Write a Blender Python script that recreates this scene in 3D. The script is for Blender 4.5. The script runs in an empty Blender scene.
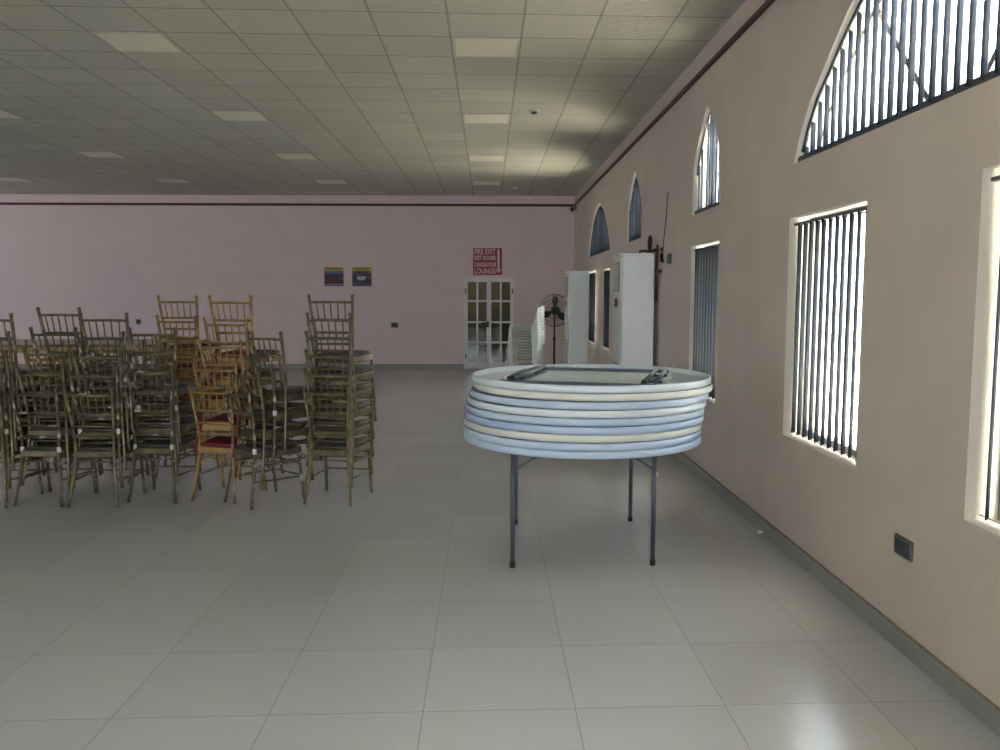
import bpy, math, random
from math import sin, cos, pi, radians as R_
from mathutils import Vector, Matrix

random.seed(11)
SC = bpy.context.scene
COL = SC.collection

# ------------------------------------------------------------------ helpers
class MB:
    """collects shapes that become ONE mesh object"""
    def __init__(self):
        self.v, self.f, self.s = [], [], []
    def add(self, vs, fs, smooth=False):
        b = len(self.v)
        self.v += [tuple(p) for p in vs]
        self.f += [tuple(i + b for i in f) for f in fs]
        self.s += [smooth] * len(fs)
        return self
    def box(self, lo, hi, M=None):
        x0, y0, z0 = lo; x1, y1, z1 = hi
        vs = [Vector(p) for p in ((x0,y0,z0),(x1,y0,z0),(x1,y1,z0),(x0,y1,z0),(x0,y0,z1),(x1,y0,z1),(x1,y1,z1),(x0,y1,z1))]
        if M is not None: vs = [M @ p for p in vs]
        return self.add(vs, [(3,2,1,0),(4,5,6,7),(0,1,5,4),(1,2,6,5),(2,3,7,6),(3,0,4,7)])
    def bbox(self, lo, hi, b=0.01, M=None):
        """box with all edges chamfered"""
        c = [(lo[i] + hi[i]) / 2 for i in range(3)]; h = [(hi[i] - lo[i]) / 2 for i in range(3)]
        b = min(b, min(h) * .9)
        vs, idx = [], {}
        for sx in (-1, 1):
            for sy in (-1, 1):
                for sz in (-1, 1):
                    s = (sx, sy, sz)
                    for a in range(3):
                        p = [c[i] + s[i] * (h[i] - (0 if i == a else b)) for i in range(3)]
                        idx[(s, a)] = len(vs); vs.append(Vector(p))
        fs = []
        for a in range(3):
            u, w = (a + 1) % 3, (a + 2) % 3
            for sg in (-1, 1):
                q = []
                for su, sw in ((-1,-1),(1,-1),(1,1),(-1,1)):
                    s = [0,0,0]; s[a] = sg; s[u] = su; s[w] = sw
                    q.append(idx[(tuple(s), a)])
                fs.append(tuple(q if sg > 0 else q[::-1]))
            for su in (-1, 1):
                for sw in (-1, 1):
                    s0 = [0,0,0]; s0[u] = su; s0[w] = sw
                    s1 = list(s0); s0[a] = -1; s1[a] = 1
                    s0, s1 = tuple(s0), tuple(s1)
                    q = [idx[(s0,u)], idx[(s1,u)], idx[(s1,w)], idx[(s0,w)]]
                    fs.append(tuple(q[::-1] if su * sw > 0 else q))
        for sx in (-1, 1):
            for sy in (-1, 1):
                for sz in (-1, 1):
                    s = (sx, sy, sz); q = [idx[(s,0)], idx[(s,1)], idx[(s,2)]]
                    fs.append(tuple(q if sx * sy * sz > 0 else q[::-1]))
        if M is not None: vs = [M @ p for p in vs]
        return self.add(vs, fs)
    def tube(self, pts, rad, n=8, cap=True, closed=False, sq=None):
        pts = [Vector(p) for p in pts]; m = len(pts)
        rad = rad if isinstance(rad, (list, tuple)) else [rad] * m
        vs, fs = [], []
        t0 = (pts[1] - pts[0]).normalized()
        ref = Vector((0,0,1)) if abs(t0.z) < .9 else Vector((1,0,0))
        nrm = (ref - t0 * ref.dot(t0)).normalized()
        for i in range(m):
            if closed: t = (pts[(i+1) % m] - pts[i-1]).normalized()
            elif i == 0: t = t0
            elif i == m - 1: t = (pts[i] - pts[i-1]).normalized()
            else: t = (pts[i+1] - pts[i-1]).normalized()
            nrm = (nrm - t * nrm.dot(t)).normalized(); bi = t.cross(nrm)
            for k in range(n):
                a = 2 * pi * k / n + (pi / n if n == 4 else 0)
                vs.append(pts[i] + (nrm * cos(a) + bi * sin(a)) * rad[i])
        for i in range(m if closed else m - 1):
            j = (i + 1) % m
            for k in range(n):
                l = (k + 1) % n
                fs.append((i*n+k, i*n+l, j*n+l, j*n+k))
        if cap and not closed:
            fs.append(tuple(range(n))[::-1]); fs.append(tuple((m-1)*n + k for k in range(n)))
        return self.add(vs, fs, n > 4)
    def lathe(self, prof, n=48, c=(0,0,0), smooth=True, M=None):
        """profile of (r,z), turned about z; closed into a ring if the profile is closed"""
        vs, fs = [], []
        m = len(prof)
        for r, z in prof:
            for k in range(n):
                a = 2 * pi * k / n
                p = Vector((c[0] + r * cos(a), c[1] + r * sin(a), c[2] + z))
                vs.append(M @ p if M is not None else p)
        for i in range(m - 1):
            for k in range(n):
                l = (k + 1) % n
                fs.append((i*n+k, i*n+l, (i+1)*n+l, (i+1)*n+k))
        if prof[0][0] > 1e-6: fs.append(tuple(range(n))[::-1])
        if prof[-1][0] > 1e-6: fs.append(tuple((m-1)*n + k for k in range(n)))
        return self.add(vs, fs, smooth)
    def prism(self, poly, axis, a0, a1):
        """extrude a 2-D polygon; axis 0: (y,z)  1: (x,z)  2: (x,y)"""
        def P(p, a):
            return {0: (a, p[0], p[1]), 1: (p[0], a, p[1]), 2: (p[0], p[1], a)}[axis]
        n = len(poly)
        vs = [P(p, a0) for p in poly] + [P(p, a1) for p in poly]
        fs = [(k, (k+1) % n, n + (k+1) % n, n + k) for k in range(n)]
        fs += [tuple(range(n))[::-1], tuple(range(n, 2*n))]
        return self.add(vs, fs)
    def build(self, name, mat=None, parent=None, loc=None):
        me = bpy.data.meshes.new(name)
        me.from_pydata(self.v, [], self.f)
        me.polygons.foreach_set('use_smooth', self.s)
        import bmesh as _b
        bm = _b.new(); bm.from_mesh(me); _b.ops.recalc_face_normals(bm, faces=bm.faces); bm.to_mesh(me); bm.free()
        me.update()
        return link(name, me, mat, parent, loc)

def link(name, me, mat=None, parent=None, loc=None):
    o = bpy.data.objects.new(name, me)
    COL.objects.link(o)
    if mat is not None:
        me.materials.clear(); me.materials.append(mat)
    if parent is not None: o.parent = parent
    if loc is not None: o.location = loc
    return o

def tag(o, label=None, cat=None, group=None, kind=None):
    if label: o['label'] = label
    if cat: o['category'] = cat
    if group: o['group'] = group
    if kind: o['kind'] = kind
    return o

def thing(name, label, cat, loc=(0,0,0), rz=0.0, group=None):
    o = bpy.data.objects.new(name, None); COL.objects.link(o)
    o.empty_display_size = .1
    o.location = loc; o.rotation_euler = (0, 0, rz)
    return tag(o, label, cat, group)

def struct(o):
    o['kind'] = 'structure'; return o

def copy_tree(o, parent=None, swap=None):
    c = o.copy(); COL.objects.link(c); c.parent = parent
    for ch in o.children:
        copy_tree(ch, c)
    return c

def smooth_path(pts, k=4):
    """Catmull-Rom through the points"""
    pts = [Vector(p) for p in pts]; out = []
    for i in range(len(pts) - 1):
        p0 = pts[max(i-1, 0)]; p1 = pts[i]; p2 = pts[i+1]; p3 = pts[min(i+2, len(pts)-1)]
        for j in range(k):
            t = j / k
            out.append(.5 * ((2*p1) + (p2-p0)*t + (2*p0-5*p1+4*p2-p3)*t*t + (3*p1-p0-3*p2+p3)*t**3))
    out.append(pts[-1]); return out

# ------------------------------------------------------------------ materials
def lin(c):
    return tuple(((x/12.92) if x <= .04045 else ((x+.055)/1.055)**2.4) for x in c)

def mat(name, col, rough=.5, metal=0.0, var=0.0, scale=8.0, bump=0.0, bscale=60.0, spec=.5, col2=None, lo=.45, hi=.6, coat=0.0):
    m = bpy.data.materials.new(name); m.use_nodes = True
    nt = m.node_tree; N, L = nt.nodes, nt.links
    b = N['Principled BSDF']
    b.inputs['Roughness'].default_value = rough; b.inputs['Metallic'].default_value = metal
    b.inputs['Specular IOR Level'].default_value = spec
    b.inputs['Coat Weight'].default_value = coat
    b.inputs['Base Color'].default_value = (*col, 1)
    tc = N.new('ShaderNodeTexCoord')
    if var or col2:
        nz = N.new('ShaderNodeTexNoise'); nz.inputs['Scale'].default_value = scale; nz.inputs['Detail'].default_value = 5
        L.new(tc.outputs['Object'], nz.inputs['Vector'])
        cr = N.new('ShaderNodeValToRGB')
        if col2:
            cr.color_ramp.elements[0].position = lo; cr.color_ramp.elements[1].position = hi
            cr.color_ramp.elements[0].color = (*col, 1); cr.color_ramp.elements[1].color = (*col2, 1)
        else:
            cr.color_ramp.elements[0].position = .3; cr.color_ramp.elements[1].position = .7
            cr.color_ramp.elements[0].color = (*[c*(1-var) for c in col], 1)
            cr.color_ramp.elements[1].color = (*[min(1, c*(1+var)) for c in col], 1)
        L.new(nz.outputs['Fac'], cr.inputs['Fac']); L.new(cr.outputs['Color'], b.inputs['Base Color'])
    if bump:
        n2 = N.new('ShaderNodeTexNoise'); n2.inputs['Scale'].default_value = bscale; n2.inputs['Detail'].default_value = 4
        L.new(tc.outputs['Object'], n2.inputs['Vector'])
        bp = N.new('ShaderNodeBump'); bp.inputs['Strength'].default_value = bump; bp.inputs['Distance'].default_value = .01
        L.new(n2.outputs['Fac'], bp.inputs['Height']); L.new(bp.outputs['Normal'], b.inputs['Normal'])
    return m

def glass_mat(name, tint=(.95, .98, .97), gloss=.08):
    m = bpy.data.materials.new(name); m.use_nodes = True
    nt = m.node_tree; N, L = nt.nodes, nt.links
    N.remove(N['Principled BSDF'])
    t = N.new('ShaderNodeBsdfTransparent'); t.inputs['Color'].default_value = (*tint, 1)
    g = N.new('ShaderNodeBsdfGlossy'); g.inputs['Roughness'].default_value = .02
    mx = N.new('ShaderNodeMixShader'); mx.inputs['Fac'].default_value = gloss
    L.new(t.outputs[0], mx.inputs[1]); L.new(g.outputs[0], mx.inputs[2])
    L.new(mx.outputs[0], N['Material Output'].inputs['Surface'])
    return m

class NT:
    """small node-building shorthand"""
    def __init__(self, m):
        self.N, self.L = m.node_tree.nodes, m.node_tree.links
    def math(self, op, a, b=None, c=None):
        n = self.N.new('ShaderNodeMath'); n.operation = op
        for i, x in enumerate((a, b, c)):
            if x is None: continue
            if isinstance(x, (int, float)): n.inputs[i].default_value = x
            else: self.L.new(x, n.inputs[i])
        return n.outputs[0]
    def mix(self, f, a, b):
        n = self.N.new('ShaderNodeMix'); n.data_type = 'RGBA'
        for s, x in ((n.inputs[0], f), (n.inputs[6], a), (n.inputs[7], b)):
            if isinstance(x, (int, float)): s.default_value = x
            elif isinstance(x, tuple): s.default_value = (*x, 1)
            else: self.L.new(x, s)
        return n.outputs[2]

def grid_coords(m, x0, y0, size, skew):
    t = NT(m); N, L = t.N, t.L
    tc = N.new('ShaderNodeTexCoord'); sp = N.new('ShaderNodeSeparateXYZ'); L.new(tc.outputs['Object'], sp.inputs[0])
    gx = t.math('DIVIDE', t.math('SUBTRACT', sp.outputs[0], x0), size)
    gy = t.math('DIVIDE', t.math('SUBTRACT', t.math('SUBTRACT', sp.outputs[1], y0), t.math('MULTIPLY', t.math('SUBTRACT', sp.outputs[0], x0), skew)), size)
    return t, tc, gx, gy

def edge_dist(t, g):
    fr = t.math('FRACT', t.math('ADD', g, 1000.0))
    return t.math('MINIMUM', fr, t.math('SUBTRACT', 1.0, fr))

def cell_rand(t, gx, gy):
    c = t.N.new('ShaderNodeCombineXYZ')
    t.L.new(t.math('FLOOR', gx), c.inputs[0]); t.L.new(t.math('FLOOR', gy), c.inputs[1])
    w = t.N.new('ShaderNodeTexWhiteNoise'); w.noise_dimensions = '2D'; t.L.new(c.outputs[0], w.inputs['Vector'])
    return w.outputs['Value']

def floor_mat():
    m = bpy.data.materials.new('porcelain_floor'); m.use_nodes = True
    b = m.node_tree.nodes['Principled BSDF']
    t, tc, gx, gy = grid_coords(m, -.2527, 3.1788, .6, .033)
    d = t.math('MINIMUM', edge_dist(t, gx), edge_dist(t, gy))
    line = t.math('LESS_THAN', d, .0034)
    rnd = cell_rand(t, gx, gy)
    nz = t.N.new('ShaderNodeTexNoise'); nz.inputs['Scale'].default_value = 220; nz.inputs['Detail'].default_value = 2
    t.L.new(tc.outputs['Object'], nz.inputs['Vector'])
    nb = t.N.new('ShaderNodeTexNoise'); nb.inputs['Scale'].default_value = 1.3; nb.inputs['Detail'].default_value = 4
    t.L.new(tc.outputs['Object'], nb.inputs['Vector'])
    f = t.math('MULTIPLY_ADD', rnd, .35, t.math('MULTIPLY_ADD', nz.outputs['Fac'], .35, t.math('MULTIPLY', nb.outputs['Fac'], .4)))
    base = t.mix(f, FLOOR_A, FLOOR_B)
    t.L.new(t.mix(t.math('MULTIPLY', line, .75), base, (.07, .065, .055)), b.inputs['Base Color'])
    t.L.new(t.math('MULTIPLY_ADD', nb.outputs['Fac'], .05, t.math('MULTIPLY_ADD', line, .4, FLOOR_ROUGH)), b.inputs['Roughness'])
    b.inputs['Specular IOR Level'].default_value = 1.0
    bp = t.N.new('ShaderNodeBump'); bp.inputs['Strength'].default_value = .25; bp.inputs['Distance'].default_value = .002
    t.L.new(t.math('MINIMUM', t.math('MULTIPLY', d, 60), 1.0), bp.inputs['Height']); t.L.new(bp.outputs['Normal'], b.inputs['Normal'])
    return m

def ceiling_mat():
    m = bpy.data.materials.new('ceiling_tiles'); m.use_nodes = True
    b = m.node_tree.nodes['Principled BSDF']
    t, tc, gx, gy = grid_coords(m, -.314, 6.7595, .5989, .033)
    bar = t.math('LESS_THAN', edge_dist(t, gx), .017)
    gap = t.math('LESS_THAN', edge_dist(t, gy), .010)
    rnd = cell_rand(t, gx, gy)
    # wavy embossing of the tiles
    mp = t.N.new('ShaderNodeMapping'); mp.inputs['Scale'].default_value = (9, 22, 1)
    t.L.new(tc.outputs['Object'], mp.inputs['Vector'])
    nz = t.N.new('ShaderNodeTexNoise'); nz.inputs['Scale'].default_value = 1.6; nz.inputs['Detail'].default_value = 2
    t.L.new(mp.outputs[0], nz.inputs['Vector'])
    base = t.mix(t.math('MULTIPLY_ADD', rnd, .5, t.math('MULTIPLY', nz.outputs['Fac'], .5)), CEIL_A, CEIL_B)
    c1 = t.mix(t.math('MULTIPLY', bar, .8), base, tuple(x*.6 for x in CEIL_A))
    t.L.new(t.mix(t.math('MULTIPLY', gap, .8), c1, tuple(x*.16 for x in CEIL_A)), b.inputs['Base Color'])
    b.inputs['Roughness'].default_value = .6; b.inputs['Specular IOR Level'].default_value = .35
    bp = t.N.new('ShaderNodeBump'); bp.inputs['Strength'].default_value = .6; bp.inputs['Distance'].default_value = .02
    t.L.new(t.math('MULTIPLY', nz.outputs['Fac'], t.math('SUBTRACT', 1.0, bar)), bp.inputs['Height']); t.L.new(bp.outputs['Normal'], b.inputs['Normal'])
    return m

def blind_mat(name, base, trans):
    m = mat(name, base, .8, var=.15, scale=30, spec=.04)
    t = NT(m); b = m.node_tree.nodes['Principled BSDF']; out = m.node_tree.nodes['Material Output']
    tr = t.N.new('ShaderNodeBsdfTranslucent')
    oi = t.N.new('ShaderNodeObjectInfo')                 # every vane a little more or less translucent than the next
    t.L.new(t.mix(oi.outputs['Random'], tuple(c * .35 for c in trans), tuple(c * 1.7 for c in trans)), tr.inputs['Color'])
    ad = t.N.new('ShaderNodeAddShader'); t.L.new(b.outputs[0], ad.inputs[0]); t.L.new(tr.outputs[0], ad.inputs[1]); t.L.new(ad.outputs[0], out.inputs['Surface'])
    return m

FLOOR_A, FLOOR_B, FLOOR_ROUGH = (.39, .40, .39), (.47, .48, .47), .20
CEIL_A, CEIL_B = (.50, .497, .42), (.62, .615, .525)

M = {
 'floor': floor_mat(), 'ceiling': ceiling_mat(),
 'wall_pink': mat('pink_wall_paint', (.80, .645, .65), .75, var=.025, scale=3, bump=.35, bscale=90, spec=.25),
 'wall_tan': mat('peach_wall_paint', (.60, .515, .435), .7, var=.04, scale=2.5, bump=.15, bscale=70, spec=.25),
 'wall_unseen': mat('plain_wall_paint', (.40, .34, .31), .8, var=.04, scale=2),  # unseen left and front walls, darkened to hold back bounced light
 'trim_red': mat('maroon_cornice_paint', (.085, .018, .02), .5, var=.1, scale=4),
 'skirt': mat('grey_skirting_tile', (.27, .27, .25), .3, var=.08, scale=5),
 'grout': mat('brown_grout', (.27, .215, .16), .9, var=.2, scale=40),
 'alu': mat('window_aluminium', (.33, .31, .28), .4, metal=.3, var=.05),
 'glass': glass_mat('window_glass'),
 'blind': blind_mat('charcoal_blind_fabric', (.010, .0125, .016), (.008, .0095, .012)),
 'blind_skylit': blind_mat('skylit_blind_fabric', (.020, .024, .031), (.050, .060, .074)),  # arched blinds: sky glare put into a paler, more translucent fabric
 'reveal': mat('lit_cream_reveal', (.80, .74, .64), .7, var=.04, scale=5, bump=.2, bscale=40),  # reveals made paler than the wall to look blown out by daylight
 'seat_frame': mat('dark_bronze_seat_frame', (.105, .082, .040), .36, metal=.35, col2=(.21, .17, .09), scale=12, lo=.45, hi=.75),
 'blindrail': mat('blind_rail', (.05, .055, .07), .5, var=.1),
 'door_white': mat('white_door_frame', (.74, .74, .70), .45, var=.04),
 'door_glass': glass_mat('door_glass', (.55, .56, .48), .07),
 'black': mat('black_plastic', (.018, .018, .02), .45, var=.2, scale=20),
 'sock_dark': mat('dark_socket_plate', (.055, .06, .062), .4, var=.1),
 'sock_mid': mat('grey_socket_rocker', (.10, .105, .105), .4, var=.1),
 'sign_red': mat('red_sign_board', (.36, .022, .03), .5, var=.06),
 'sign_white': mat('pink_white_sign_lettering', (.72, .55, .55), .6, var=.03),
 'pale_diffuser': mat('light_diffuser', (.86, .83, .68), .4, var=.03),
 'steel_white': mat('white_painted_metal', (.62, .6, .5), .4, var=.04),
 'ac_white': mat('air_conditioner_white', (.86, .89, .93), .42, var=.02),
 'ac_front': mat('air_conditioner_front', (.60, .60, .55), .35, var=.03),
 'ac_dark': mat('air_conditioner_vent', (.10, .10, .09), .5, var=.1),
 'plastic_white': mat('white_plastic_chair', (.72, .74, .70), .35, var=.03),
 'fan_dark': mat('fan_dark_metal', (.035, .035, .04), .4, metal=.3, var=.1),
 'pipe_red': mat('dark_red_pipe_paint', (.10, .016, .016), .45, var=.15),
 'pipe_dark': mat('dark_iron_valve', (.035, .02, .018), .5, metal=.3, var=.2),
 'wood_top': mat('brown_table_top', (.20, .135, .10), .28, var=.2, scale=4),
 'wood_edge': mat('tan_table_edge', (.36, .23, .10), .5, var=.2, scale=6),
 'tbl_pale': mat('pale_table_plastic', (.66, .75, .79), .42, var=.03, bump=.15, bscale=300),
 'tbl_blue': mat('blue_white_table_plastic', (.50, .62, .76), .42, var=.03, bump=.15, bscale=300),
 'tbl_deep': mat('deeper_blue_white_table_plastic', (.44, .56, .75), .42, var=.03, bump=.15, bscale=300),
 'tbl_cream': mat('cream_table_plastic', (.70, .71, .65), .42, var=.03, bump=.15, bscale=300),
 'steel_grey': mat('grey_powder_coated_steel', (.10, .115, .14), .35, metal=.35, var=.1, scale=20),
 'yellow': mat('yellow_sticker', (.65, .48, .08), .5, var=.05),
 'bronze': mat('dull_bronze_chair_paint', (.125, .098, .045), .36, metal=.45, col2=(.26, .215, .11), scale=14, lo=.4, hi=.75),
 'bronze_worn': mat('worn_bronze_chair_paint', (.10, .08, .042), .4, metal=.3, col2=(.42, .41, .35), scale=16, lo=.56, hi=.66),
 'gold': mat('gold_chair_paint', (.33, .205, .065), .36, metal=.3, col2=(.20, .12, .04), scale=12, lo=.4, hi=.75),
 'seat_dark': mat('dark_chair_seat', (.07, .065, .05), .4, metal=.1, var=.25, scale=9),
 'red_pad': mat('red_seat_pad', (.15, .010, .016), .6, var=.2, scale=25),
 'tape': mat('white_tape', (.6, .6, .56), .6, var=.1, scale=30),
 'paper': mat('white_paper', (.7, .7, .68), .8, var=.05),
 'concrete': mat('sunlit_concrete_yard', (.57, .53, .48), .9, var=.12, scale=1.2),
 'yard_wall': mat('yard_wall_paint', (.76, .69, .58), .9, var=.05, scale=2),
 'corridor': mat('corridor_wall', (.42, .38, .24), .8, var=.15, scale=1.5),
 'corridor_dark': mat('corridor_furniture', (.07, .07, .06), .6, var=.2, scale=3),
 'camera_grey': mat('camera_grey', (.09, .09, .10), .4, var=.1),
}

# ------------------------------------------------------------------ room shell
XW, YB, ZC = 1.907, 18.75, 3.80
XL, YF = -16.5, -5.0
TH = .22

LANCET = [(0, 1), (.15, .955), (.35, .867), (.55, .767), (.75, .644), (.9, .533), (1, .40)]
WIDE = [(0, 1), (.1, .985), (.25, .925), (.49, .785), (.61, .655), (.705, .535), (.848, .355), (.93, .196), (1, 0)]
def prof_h(tab, u):
    u = abs(u)
    for (a, za), (b, zb) in zip(tab, tab[1:]):
        if u <= b: return za + (zb - za) * (u - a) / (b - a)
    return 0.0

# name, y0, y1, z0, z1, shape
OPEN = [
 ('window_1', 2.205, 3.283, .735, 2.115, 'rect'),
 ('window_2', 4.279, 5.370, .735, 2.115, 'rect'),
 ('window_3', 2.235, 5.335, 2.445, 3.365, 'wide'),
 ('window_4', 7.000, 7.950, .720, 2.090, 'rect'),
 ('window_5', 7.020, 7.950, 2.372, 3.268, 'lancet'),
 ('window_6', 10.600, 11.630, .745, 2.080, 'rect'),
 ('window_7', 10.585, 11.640, 2.345, 3.235, 'lancet'),
 ('window_8', 13.250, 14.050, .765, 2.068, 'rect'),
 ('window_9', 15.012, 16.060, .755, 2.078, 'rect'),
 ('window_10', 13.290, 16.154, 2.342, 3.205, 'wide'),
 ('window_11', -.35, .65, .73, 2.09, 'rect'),  # unseen pair behind the camera, repeats the window spacing, added for light
 ('window_12', -.35, .65, 2.37, 3.26, 'lancet'),
]
def outline(y0, y1, z0, z1, shape, inset=0.0):
    y0 += inset; y1 -= inset; z0 += inset; z1 -= inset
    if shape == 'rect': return [(y0, z0), (y1, z0), (y1, z1), (y0, z1)]
    tab = LANCET if shape == 'lancet' else WIDE
    yc, hw, H = (y0 + y1) / 2, (y1 - y0) / 2, z1 - z0
    us = [1, .985, .965, .93, .89, .848, .8, .75, .705, .65, .61, .55, .49, .42, .35, .25, .15, .08, 0]
    right = [(yc + hw*u, z0 + H*prof_h(tab, u)) for u in us]
    left = [(yc - hw*u, z0 + H*prof_h(tab, u)) for u in us[::-1]]
    pts = ([(yc + hw, z0)] if shape == 'lancet' else []) + right + left[1:] + ([(yc - hw, z0)] if shape == 'lancet' else [])
    return pts

def wall_with_holes(name, outer, holes, depth, material, to3):
    """solid wall: 2-D outline with holes, given depth; to3 maps (a,b,d) to x,y,z"""
    cu = bpy.data.curves.new(name, 'CURVE'); cu.dimensions = '2D'; cu.fill_mode = 'BOTH'; cu.extrude = depth / 2
    for poly in [outer] + holes:
        sp = cu.splines.new('POLY'); sp.points.add(len(poly) - 1); sp.use_cyclic_u = True
        for p, q in zip(sp.points, poly): p.co = (q[0], q[1], 0, 1)
    tmp = bpy.data.objects.new(name + '_tmp', cu); COL.objects.link(tmp)
    dg = bpy.context.evaluated_depsgraph_get()
    me = bpy.data.meshes.new_from_object(tmp.evaluated_get(dg))
    bpy.data.objects.remove(tmp); bpy.data.curves.remove(cu)
    for v in me.vertices: v.co = to3(v.co.x, v.co.y, v.co.z + depth / 2)
    me.name = name
    import bmesh as _b
    bm = _b.new(); bm.from_mesh(me); _b.ops.remove_doubles(bm, verts=bm.verts, dist=1e-5)
    _b.ops.recalc_face_normals(bm, faces=bm.faces); bm.to_mesh(me); bm.free()
    return struct(link(name, me, material))

holes = [outline(*o[1:]) for o in OPEN]
wr = wall_with_holes('wall_right', [(YF - .22, -.15), (YB + .22, -.15), (YB + .22, ZC + .15), (YF - .22, ZC + .15)], holes, TH, M['wall_tan'],
                lambda a, b, d: (XW + d, a, b))
wr.data.materials.append(M['reveal'])
for p in wr.data.polygons:
    if abs(p.normal.x) < .5 and YF < p.center.y < YB and 0 < p.center.z < ZC: p.material_index = 1
DX0, DX1, DH = -.522, .582, 2.012
wall_with_holes('wall_back', [(XL - .22, -.15), (XW, -.15), (XW, ZC + .15), (XL - .22, ZC + .15)],
                [[(DX0, 0.0), (DX1, 0.0), (DX1, DH), (DX0, DH)]], .2, M['wall_pink'], lambda a, b, d: (a, YB + d, b))
LEFT = [(a, a + 1.3) for a in (8.2, 10.6, 13.0, 15.4)]  # unseen openings added to light the back wall and mid floor
wall_with_holes('wall_left', [(YF - .2, -.15), (YB, -.15), (YB, ZC + .15), (YF - .2, ZC + .15)], [[(a, 2.35), (b, 2.35), (b, 3.3), (a, 3.3)] for a, b in LEFT], .2, M['wall_unseen'], lambda a, b, d: (XL - .2 + d, a, b))
wall_with_holes('wall_front', [(XL, -.15), (XW, -.15), (XW, ZC + .15), (XL, ZC + .15)],
                [[(a, 2.4), (a + 1.6, 2.4), (a + 1.6, 3.7), (a, 3.7)] for a in (-3.4, -1.6, .2)] + [[(-12.0, 0.0), (-10.8, 0.0), (-10.8, 2.6), (-12.0, 2.6)]], .2, M['wall_unseen'], lambda a, b, d: (a, YF - .2 + d, b))  # unseen high openings and doorway, added to light the far end
struct(MB().box((XL - .2, YF - .2, -.15), (XW, YB + .2, 0)).build('floor', M['floor']))
struct(MB().box((XL - .2, YF - .2, ZC), (XW, YB + .2, ZC + .15)).build('ceiling', M['ceiling']))
# maroon cornice strips, a hand above the ceiling edge
struct(MB().bbox((XW - .022, YF, 3.570), (XW, YB, 3.624), .006).build('trim_1', M['trim_red']))
struct(MB().bbox((XL, YB - .022, 3.570), (XW - .022, YB, 3.624), .006).build('trim_2', M['trim_red']))
# skirting tiles with their brown mortar bead
def skirting(name, lo, hi, bead_lo, bead_hi):
    s = struct(MB().bbox(lo, hi, .003).build(name, M['skirt']))
    MB().box(bead_lo, bead_hi).build('mortar_bead', M['grout'], s)
skirting('baseboard_right', (XW - .016, YF, 0), (XW, YB, .092), (XW - .013, YF, .092), (XW, YB, .101))
skirting('baseboard_back', (XL, YB - .016, 0), (DX0 - .01, YB, .10), (XL, YB - .012, .10), (DX0 - .01, YB, .106))
skirting('baseboard_corner', (DX1 + .01, YB - .016, 0), (XW - .016, YB, .10), (DX1 + .01, YB - .012, .10), (XW - .016, YB, .106))

# ------------------------------------------------------------------ windows
def ring(mb, po, pi_, x0, x1):
    n = len(po)
    vs = [(x0, y, z) for y, z in po] + [(x0, y, z) for y, z in pi_] + [(x1, y, z) for y, z in po] + [(x1, y, z) for y, z in pi_]
    fs = []
    for k in range(n):
        l = (k + 1) % n
        fs += [(k, l, n+l, n+k), (2*n+k, 3*n+k, 3*n+l, 2*n+l), (k, 2*n+k, 2*n+l, l), (n+k, n+l, 3*n+l, 3*n+k)]
    mb.add(vs, fs)

GX = XW + .165       # plane of the glazing
def make_window(name, y0, y1, z0, z1, shape):
    w = struct(MB().prism(outline(y0, y1, z0, z1, shape, .02), 0, GX, GX + .005).build(name, M['glass']))
    fr = MB()
    ring(fr, outline(y0, y1, z0, z1, shape, 0), outline(y0, y1, z0, z1, shape, .04), GX - .03, GX + .03)
    yc = (y0 + y1) / 2
    if shape == 'rect':
        fr.box((GX - .015, yc - .011, z0), (GX + .015, yc + .011, z1))
    elif shape == 'lancet':
        fr.box((GX - .02, y0, z0 + .33), (GX + .02, y1, z0 + .36))
    else:
        H = z1 - z0
        for a in (-.62, 0, .62):
            s = Vector((GX, yc + a * .25, z0 + .02)); yy = yc + a * (y1 - y0) / 2 * .82
            e = Vector((GX, yy, z0 + H * prof_h(WIDE, a * .82) - .03))
            fr.tube([s, e], .024, n=4)
    fr.build('window_frame', M['alu'], w)
    return w
for o in OPEN: make_window(*o)

BX = XW + .038       # plane of the blinds
def slat(mb, y, z0, z1, ang, w=.089):
    """one hanging vane: slightly curved strip turned by ang"""
    d = Vector((sin(ang), cos(ang), 0)); nn = Vector((cos(ang), -sin(ang), 0))
    n = 4; pts = []
    for i in range(n + 1):
        s = -1 + 2 * i / n
        pts.append(Vector((BX, y, 0)) + d * (s * w / 2) + nn * (.006 * (1 - s * s)))
    vs, fs = [], []
    for off in (0, .0012):
        for z in (z0, z1):
            vs += [p + nn * off + Vector((0, 0, z)) for p in pts]
    m = n + 1
    for i in range(n):
        fs += [(i, i+1, m+i+1, m+i), (2*m+i, 3*m+i, 3*m+i+1, 2*m+i+1)]
    fs += [(0, m, 3*m, 2*m), (n, 2*m+n, 3*m+n, m+n)]
    for i in range(n):
        fs += [(i, 2*m+i, 2*m+i+1, i+1), (m+i, m+i+1, 3*m+i+1, 3*m+i)]
    mb.add(vs, fs, True)

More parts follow.
